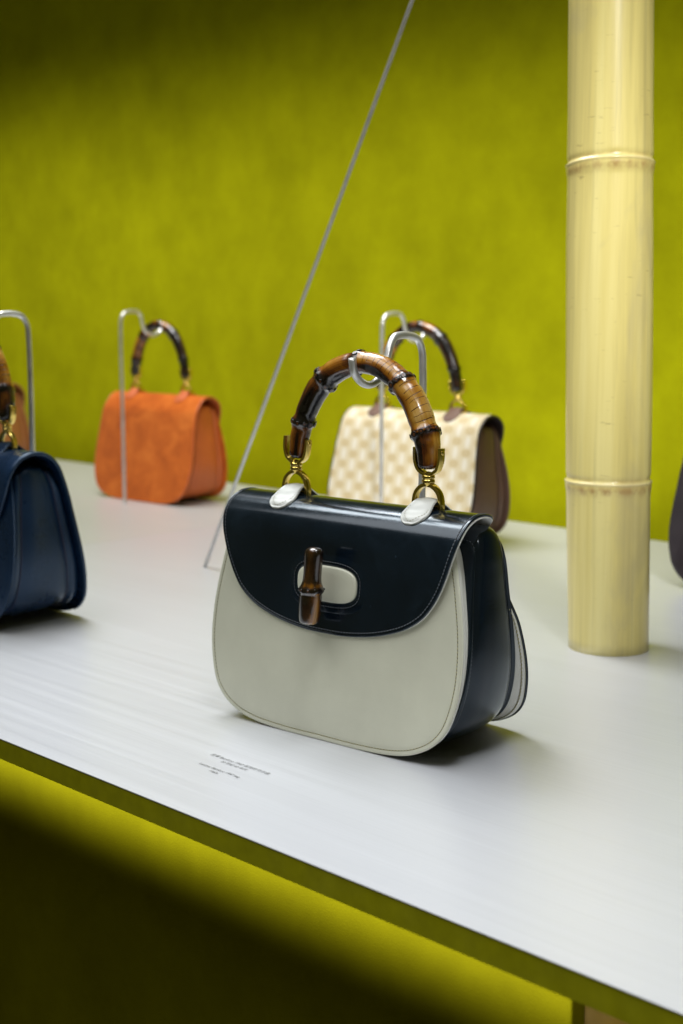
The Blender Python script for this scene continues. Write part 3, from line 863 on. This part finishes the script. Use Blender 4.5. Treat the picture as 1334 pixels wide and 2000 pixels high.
# ------------------------------------------------------------------ the black and white bag
def main_bag():
    bag = empty('handbag', (-.9357, .9162, 0), math.radians(5), 'black and cream leather handbag with bamboo handle, standing at the front centre of the table', 'handbag', 'bamboo handled bags on the table')
    bag.scale = (.976, .975, 1.0)
    k = .13
    yfp = lambda z: k * z
    # front panel
    V, F, off = slab(OUT, yfp, .0034, .0042, -1, .0052)
    fp = fix_normals(obj('front_panel', V, F, M_white, bag))
    Q = inset(OUT, .0052); d = off(.0052)
    p3 = np.array([(x, yfp(z) - d - .0017 - .00005, z) for x, z in Q]); p3 = np.vstack([p3, p3[:1]])
    v, f, mi = stitches(p3, np.tile([0, -1., 0], (len(p3), 1)), .0036, .0023, .0006, slant=.25)
    q = obj('stitching', v, f, [M_wstitch, M_hole], fp, mats=mi); q['kind'] = 'stuff'
    # white front gusset: folded strip between the front panel and the black body, with a second raised edge
    pr = prof_dense([(0, -.004), (.10, -.0005), (.2, .0004), (.3, -.0006), (.38, -.0045), (.6, -.009), (.85, -.0085), (1, -.006)], 30)
    yfa = lambda z: k * z + .0018
    yfb = lambda z: .0155 + .155 * z
    G = inset(OUT, .0012)
    V, F = body_loft(G, yfa, yfb, pr, arch=0)
    V = [(x, y, z if z < .206 else .206 + (z - .206) * .1) for x, y, z in V]
    fix_normals(obj('front_gusset', V, F, M_lining, bag))
    # black body
    yb = lambda z: (.121 - .105 * z) - (.004 * max(0, (z - .17) / .05) ** 2)
    B = inset(shoulder_outline(220), .0065)
    pr = [(0, -.004), (0, .0008), (.012, .0020), (.03, .0024), (.048, .0018), (.062, .0004), (.078, -.0002), (.10, .0006), (.15, .0030), (.24, .0052), (.38, .0066), (.5, .0070), (.65, .0064), (.8, .0046), (.89, .0022), (.93, .0006), (.945, .0004), (.96, .0018), (.98, .0022), (1., .0008), (1., -.004)]
    pr = [pr[0]] + prof_dense(pr[1:-1], 80) + [pr[-1]]
    V, F = body_loft(B, yfb, yb, pr)
    bd = fix_normals(obj('body_gusset', V, F, M_black, bag))
    p3, n3 = loft_stitch(B, yfb, yb, .072, -.0002)
    v, f, mi = stitches(p3, n3, .0036, .0025, .00062)
    q = obj('stitching', v, f, [M_bstitch, M_bhole], bd, mats=mi); q['kind'] = 'stuff'
    # rear pocket: white strip and black panel with white inner face
    zf = lambda z: z if z < .12 else .12 + (z - .12) * .62
    RO = closed_outline(200, zf, .992)
    yr = lambda z: .150 - .33 * z
    ygb = lambda z: yb(z) - .004; yge = lambda z: yr(z) - .0006
    pg = prof_dense([(0, -.012), (.25, -.0085), (.6, -.0035), (.85, -.0006), (1, -.0002)], 20)
    V, F = body_loft(RO, ygb, yge, pg, arch=0)
    rg = fix_normals(obj('rear_gusset', V, F, M_lining, bag))
    p3, n3 = loft_stitch(RO, ygb, yge, .74, -.0016, arch=0)
    v, f, mi = stitches(p3, n3, .0040, .0032, .0007, slant=.5)
    q = obj('stitching', v, f, [M_wstitch, M_hole], rg, mats=mi); q['kind'] = 'stuff'
    V, F, _ = slab(RO, lambda z: yr(z), .0026, 0, -1)
    rl = fix_normals(obj('rear_pocket_lining', V, F, M_white, bag))
    Q = inset(RO, .0065)
    p3 = np.array([(x, yr(z) - .0014 + .0002, z) for x, z in Q])
    v, f, mi = stitches(np.vstack([p3, p3[:1]]), np.tile([0, -1., 0], (len(p3) + 1, 1)), .0038, .0030, .00055, slant=.5)
    q = obj('stitching', v, f, [M_wstitch, M_hole], rl, mats=mi); q['kind'] = 'stuff'
    V, F, _ = slab(inset(RO, -.0012), lambda z: yr(z) + .0030, .0030, .004, 1)
    fix_normals(obj('rear_panel', V, F, M_black, bag))
    # flap
    path = catmull(FLAP_FRONT + [(.1020, .182), (.1060, .165)], 150)
    # add dense rows at the tip
    s = arc_len(path)
    s2 = np.concatenate([[0, .0001, .0003, .0007, .0012, .0019, .0028, .004, .0055, .0072], np.linspace(.0092, s[-1], 130)])
    path = np.stack([np.interp(s2, s, path[:, 0]), np.interp(s2, s, path[:, 1])], -1); s = s2
    tipz = path[0, 1]
    hw = np.array([hw_front(tipz + .0) if i == 0 else hw_front(min(.216, tipz + s[i])) for i in range(len(s))])
    # smooth the outline a little, keep the round tip
    tip = .106
    ss = np.array([0, .0005, .0016, .0045, .0095, .018, .030, .042, .055, .069, .084, .101, .112, .150, .2, .25])
    hh = np.array([.012, .022, .036, .056, .0770, .0995, .1175, .1275, .1352, .1412, .1462, .1505, .1520, .1530, .1530, .150])
    cc = catmull(np.stack([ss, hh], -1), 400)
    hw = np.interp(s, cc[:, 0], cc[:, 1]); hw[0] = .006; 
    hw[:4] = [.004, .014, .021, .0262]
    topi = int(np.argmax(path[:, 1]))
    for i in range(len(s)):
        if i > topi:
            w = np.clip((.2285 - path[i, 1]) / .016, 0, 1); w = w * w * (3 - 2 * w); hw[i] = (1 - w) * .153 + w * .1385
    fl, Pf, Nn, s_arr = flap_build(bag, path, hw, M_black, M_lining, nu=64)
    p3, n3 = edge_curve(path, hw, Nn, s_arr, .0036, .0021)
    v, f, mi = stitches(p3, n3, .0036, .0025, .00062)
    q = obj('stitching', v, f, [M_bstitch, M_bhole], fl, mats=mi); q['kind'] = 'stuff'
    # rolled rim along the flap's edge
    p3, n3 = edge_curve(path, hw, Nn, s_arr, .0008, .0011)
    v, f = tube(p3[3:-3], .0012, ref=(.3, .9, .2), seg=8)
    obj('flap_rim', v, f, M_black, fl)
    # slot: raised oval surround with stitching, cream plate in the middle
    def oval(w, h, n=64, e=3.0):
        a = np.linspace(0, 2 * math.pi, n, endpoint=False)
        return np.stack([w / 2 * np.sign(np.cos(a)) * abs(np.cos(a)) ** (2 / e), h / 2 * np.sign(np.sin(a)) * abs(np.sin(a)) ** (2 / e)], -1)
    yflap = lambda z: float(np.interp(z, path[:60, 1], path[:60, 0]))
    zc = .1545; V = []
    rings = [(100, 58, -.0003), (95, 53, .0004), (90, 48, .0008), (85, 43, .0013), (80.5, 39, .0015), (78.5, 37, .0014), (77.4, 36, .0002)]
    for w, h, o in rings:
        for x, z in oval(w / 1000, h / 1000): V.append((x, yflap(zc + z) - .0019 - o, zc + z))
    F = grid_faces(len(rings), 64, True)
    sl = fix_normals(obj('slot_surround', V, F, M_black, fl))
    Q = oval(.0855, .0435)
    p3 = np.array([(x, yflap(zc + z) - .0019 - .0015, zc + z) for x, z in Q]); p3 = np.vstack([p3, p3[:1]])
    v, f, mi = stitches(p3, np.tile([0, -1., 0], (len(p3), 1)), .0032, .0021, .00042)
    q = obj('slot_stitching', v, f, [M_bstitch, M_bhole], fl, mats=mi); q['kind'] = 'stuff'
    V = []; rings = [(77, 35.6, -.0004), (76.4, 35.0, .0016), (75, 33.6, .0022), (72, 31, .0025), (50, 20, .0027), (2, 1, .0027)]
    for w, h, o in rings:
        for x, z in oval(w / 1000, h / 1000): V.append((x, yflap(zc + z) - .0019 - o, zc + z))
    F = grid_faces(len(rings), 64, True); F.append(tuple(5 * 64 + j for j in range(64)))
    fix_normals(obj('slot_plate', V, F, M_white, fl))
    kb = copy_part(KNOB, 'turn_knob', bag, (-.0015, -.0115, 0), sc=(1.13, 1.05, 1))
    for kk in range(8):
        a = 2 * math.pi * kk / 9 + .2
        e = link('root_scar', EYE, None, kb); nn = Vector((math.cos(a), math.sin(a), .25))
        e.matrix_local = Matrix.Translation((math.cos(a) * .0115, math.sin(a) * .0115, .1522)) @ nn.to_track_quat('Z', 'Y').to_matrix().to_4x4() @ Matrix.Diagonal((.6, .6, .45, 1))
    V, F = tube(np.array([(0, -.008, .154), (0, -.001, .154)]), .0040, ref=(1, 0, 0), seg=16)
    obj('knob_pin', V, F, M_black, kb).location = (0, .010, 0)
    fittings(bag, True, path, s_arr, M_tab, M_tstitch)
    build_handle(bag, True)
    # engraved maker's word on the right clip
    cu = bpy.data.curves.new('engraving', 'FONT'); cu.body = 'GUCCI'; cu.size = .0034; cu.extrude = .0001; cu.align_x = 'CENTER'; cu.align_y = 'CENTER'
    t = bpy.data.objects.new('tmp', cu); COL.objects.link(t); bpy.context.view_layer.update()
    me = bpy.data.meshes.new_from_object(t.evaluated_get(bpy.context.evaluated_depsgraph_get())); bpy.data.objects.remove(t)
    e = link('engraving', me, M_hole, bag)
    e.matrix_local = Matrix.Translation((.0885 - .0148, .058 - .00435, .2315 + .050)) @ Matrix.Rotation(math.pi / 2, 4, 'X') @ Matrix.Rotation(-math.pi / 2, 4, 'Z')
    return bag
main_bag()

# ------------------------------------------------------------------ the other bags (cover wraps from the flap down the back)
def other_bag(loc, rz, sc, label, m_cover, m_front, m_gusset, m_trim, m_thread, m_tab, gname='bamboo handled bags on the table', depth=.0, canvas=False):
    bag = empty('handbag', loc, rz, label, 'handbag', gname); bag.scale = sc
    k = .13; yfp = lambda z: k * z
    n = 140; O = closed_outline(n)
    V, F, off = slab(O, yfp, .004, .004, -1)
    fix_normals(obj('front_panel', V, F, m_front, bag))
    yb = lambda z: .134 + depth - .20 * z - .010 * max(0, (z - .17) / .05) ** 2
    yf = lambda z: k * z + .003
    B = inset(shoulder_outline(n), .0095)
    pr = [(0, -.004), (0, .0002), (.05, .0016), (.10, .0010), (.14, -.0012), (.18, -.0004), (.3, .0022), (.5, .0030), (.7, .0022), (.82, -.0004), (.86, -.0012), (.90, .0010), (.95, .0016), (1, .0002), (1, -.004)]
    V, F = body_loft(B, yf, yb, [pr[0]] + prof_dense(pr[1:-1], 44) + [pr[-1]])
    bd = fix_normals(obj('body_gusset', V, F, m_gusset, bag))
    for t in (.15, .85):
        p3, n3 = loft_stitch(B, yf, yb, t, -.0006)
        v, f, mi = stitches(p3, n3, .0045, .0034, .0007)
        q = obj('stitching', v, f, [m_thread, M_bhole], bd, mats=mi); q['kind'] = 'stuff'
    # cover: flap front, over the top, down the back to the base
    yc = .060
    zz = [.1975, .17, .14, .10, .06, .03, .010, .004, .0006]
    back = [(yb(z) + .004 + (.001 if z > .19 else 0), z) for z in zz]
    path = catmull(FLAP_FRONT[:-1] + back, 220); s = arc_len(path)
    s2 = np.concatenate([[0, .0003, .0012, .0028, .0055], np.linspace(.0092, s[-1] - .006, 110), s[-1] - np.array([.0045, .003, .0018, .0008, 0])])
    path = np.stack([np.interp(s2, s, path[:, 0]), np.interp(s2, s, path[:, 1])], -1); s = s2
    ss = np.array([0, .0005, .0016, .0045, .0095, .018, .030, .042, .055, .069, .084, .101, .112, .150])
    hh = np.array([.012, .022, .036, .056, .0770, .0995, .1175, .1275, .1352, .1412, .1462, .1505, .1520, .1530])
    hf = np.interp(s, ss, hh); hf[0] = .006
    O2 = shoulder_outline(900); Rr = O2[(O2[:, 0] > 0) & (O2[:, 1] < .195)]; Rr = Rr[np.argsort(Rr[:, 1])]
    hb = np.interp(path[:, 1], Rr[:, 1], Rr[:, 0]) + .001
    top = int(np.argmax(path[:, 1]))
    hw = hf.copy()
    for i in range(len(s)):
        if i > top:
            w = np.clip((.222 - path[i, 1]) / .06, 0, 1); w = w * w * (3 - 2 * w)
            hw[i] = (1 - w) * .155 + w * hb[i]
    fl, Pf, Nn, s_arr = flap_build(bag, path, hw, m_cover, m_trim, thick_out=.0024, thick_in=.0022, inside_extra=.0010, nu=40)
    pts = np.array([(hw[i], path[i, 0] , path[i, 1]) for i in range(6, len(s) - 6)])
    for sg in (1, -1):
        q = pts.copy(); q[:, 0] *= sg
        v, f = tube(q, .0026, ref=(1, .1, 0), seg=8); obj('edge_piping', v, f, m_trim, fl)
    kb = copy_part(KNOB, 'turn_knob', bag, (0, -.013, 0))
    fittings(bag, False, path, s_arr, m_tab, m_thread, .058)
    build_handle(bag, False, 1.15, eyes=False)
    return bag

G = 'bamboo handled bags on the table'
other_bag((-1.682, .925, 0), math.radians(3), (.955, 1, 1.01), 'dark navy leather handbag cut off by the left edge, with bamboo handle', M_navy, M_navy, M_navy, M_navy, M_pstitch, M_navy)
other_bag((-2.432, 1.945, 0), math.pi + math.radians(3), (.975, .92, 1.0), 'orange suede handbag with bamboo handle near the green wall', M_suede, M_suede, M_orange, M_orange, M_ostitch, M_orange, depth=0.004)
other_bag((-1.672, 1.950, 0), math.pi + math.radians(2), (1.04, 1, 1.01), 'cream patterned canvas handbag with brown leather sides behind the black and cream one', M_canvas, M_brown, M_brown, M_dkbrown, M_dkbrown, M_brown)
other_bag((-3.20, 1.952, 0), math.pi, (1, 1, 1), 'tan brown handbag partly hidden behind the navy handbag at the far left', M_tan, M_tan, M_tan, M_tan, M_ostitch, M_tan)
other_bag((-.938, 1.955, 0), math.pi + math.radians(2), (1.05, 1, 1.01), 'very dark brown handbag just cut off by the right edge beyond the pole', M_espresso, M_espresso, M_espresso, M_espresso, M_tstitch, M_espresso)

# ------------------------------------------------------------------ hangers
def hanger(loc, rz, label, top=.392, hz=0.0, r=.0038):
    """local: +y from hook to leg, z from the table"""
    t = top
    P = [(-.0255, .372 + hz), (-.0225, .359 + hz), (-.013, .3495 + hz), (0, .3455 + hz), (.013, .3485 + hz), (.024, .358 + hz), (.0295, .371 + hz), (.0335, t - .010), (.0405, t - .0015), (.052, t + .0005), (.066, t), (.079, t - .004), (.0865, t - .015), (.0885, t - .035), (.0885, .2), (.0885, 0)]
    P = catmull([(0, y, z) for y, z in P], 180)
    e = empty('bag_hanger', loc, rz, label, 'hanger', 'bent steel bag hangers')
    V, F = tube(P, r, ref=(1, 0, 0), seg=16)
    o = obj('bent_rod', V, F, M_steel, e)
    V, F = lathe([(.0052, 0), (.0052, .0008), (.0046, .0012), (.0038, .0012)], (0, .0885, 0), 20)
    obj('rod_collar', V, F, M_steel, e)
    return e
U = Vector((math.cos(math.radians(5)), math.sin(math.radians(5)))); Vv = Vector((-U.y, U.x)); O0 = Vector((-.8884, .9204))
p = O0 + U * (.015 - .05) + Vv * .058
hanger((p.x, p.y, 0), math.radians(5), 'steel rod hanger hooked under the handle of the black and cream handbag')
dz = .0145
hanger((-1.670, .984, 0), math.radians(3), 'steel rod hanger behind the navy handbag at the left edge', .411, dz)
hanger((-2.418, 1.862, 0), math.pi + math.radians(2), 'steel rod hanger standing in front of the orange suede handbag', .411, dz)
hanger((-1.660, 1.866, 0), math.pi, 'steel rod hanger standing in front of the cream patterned handbag', .409, dz)
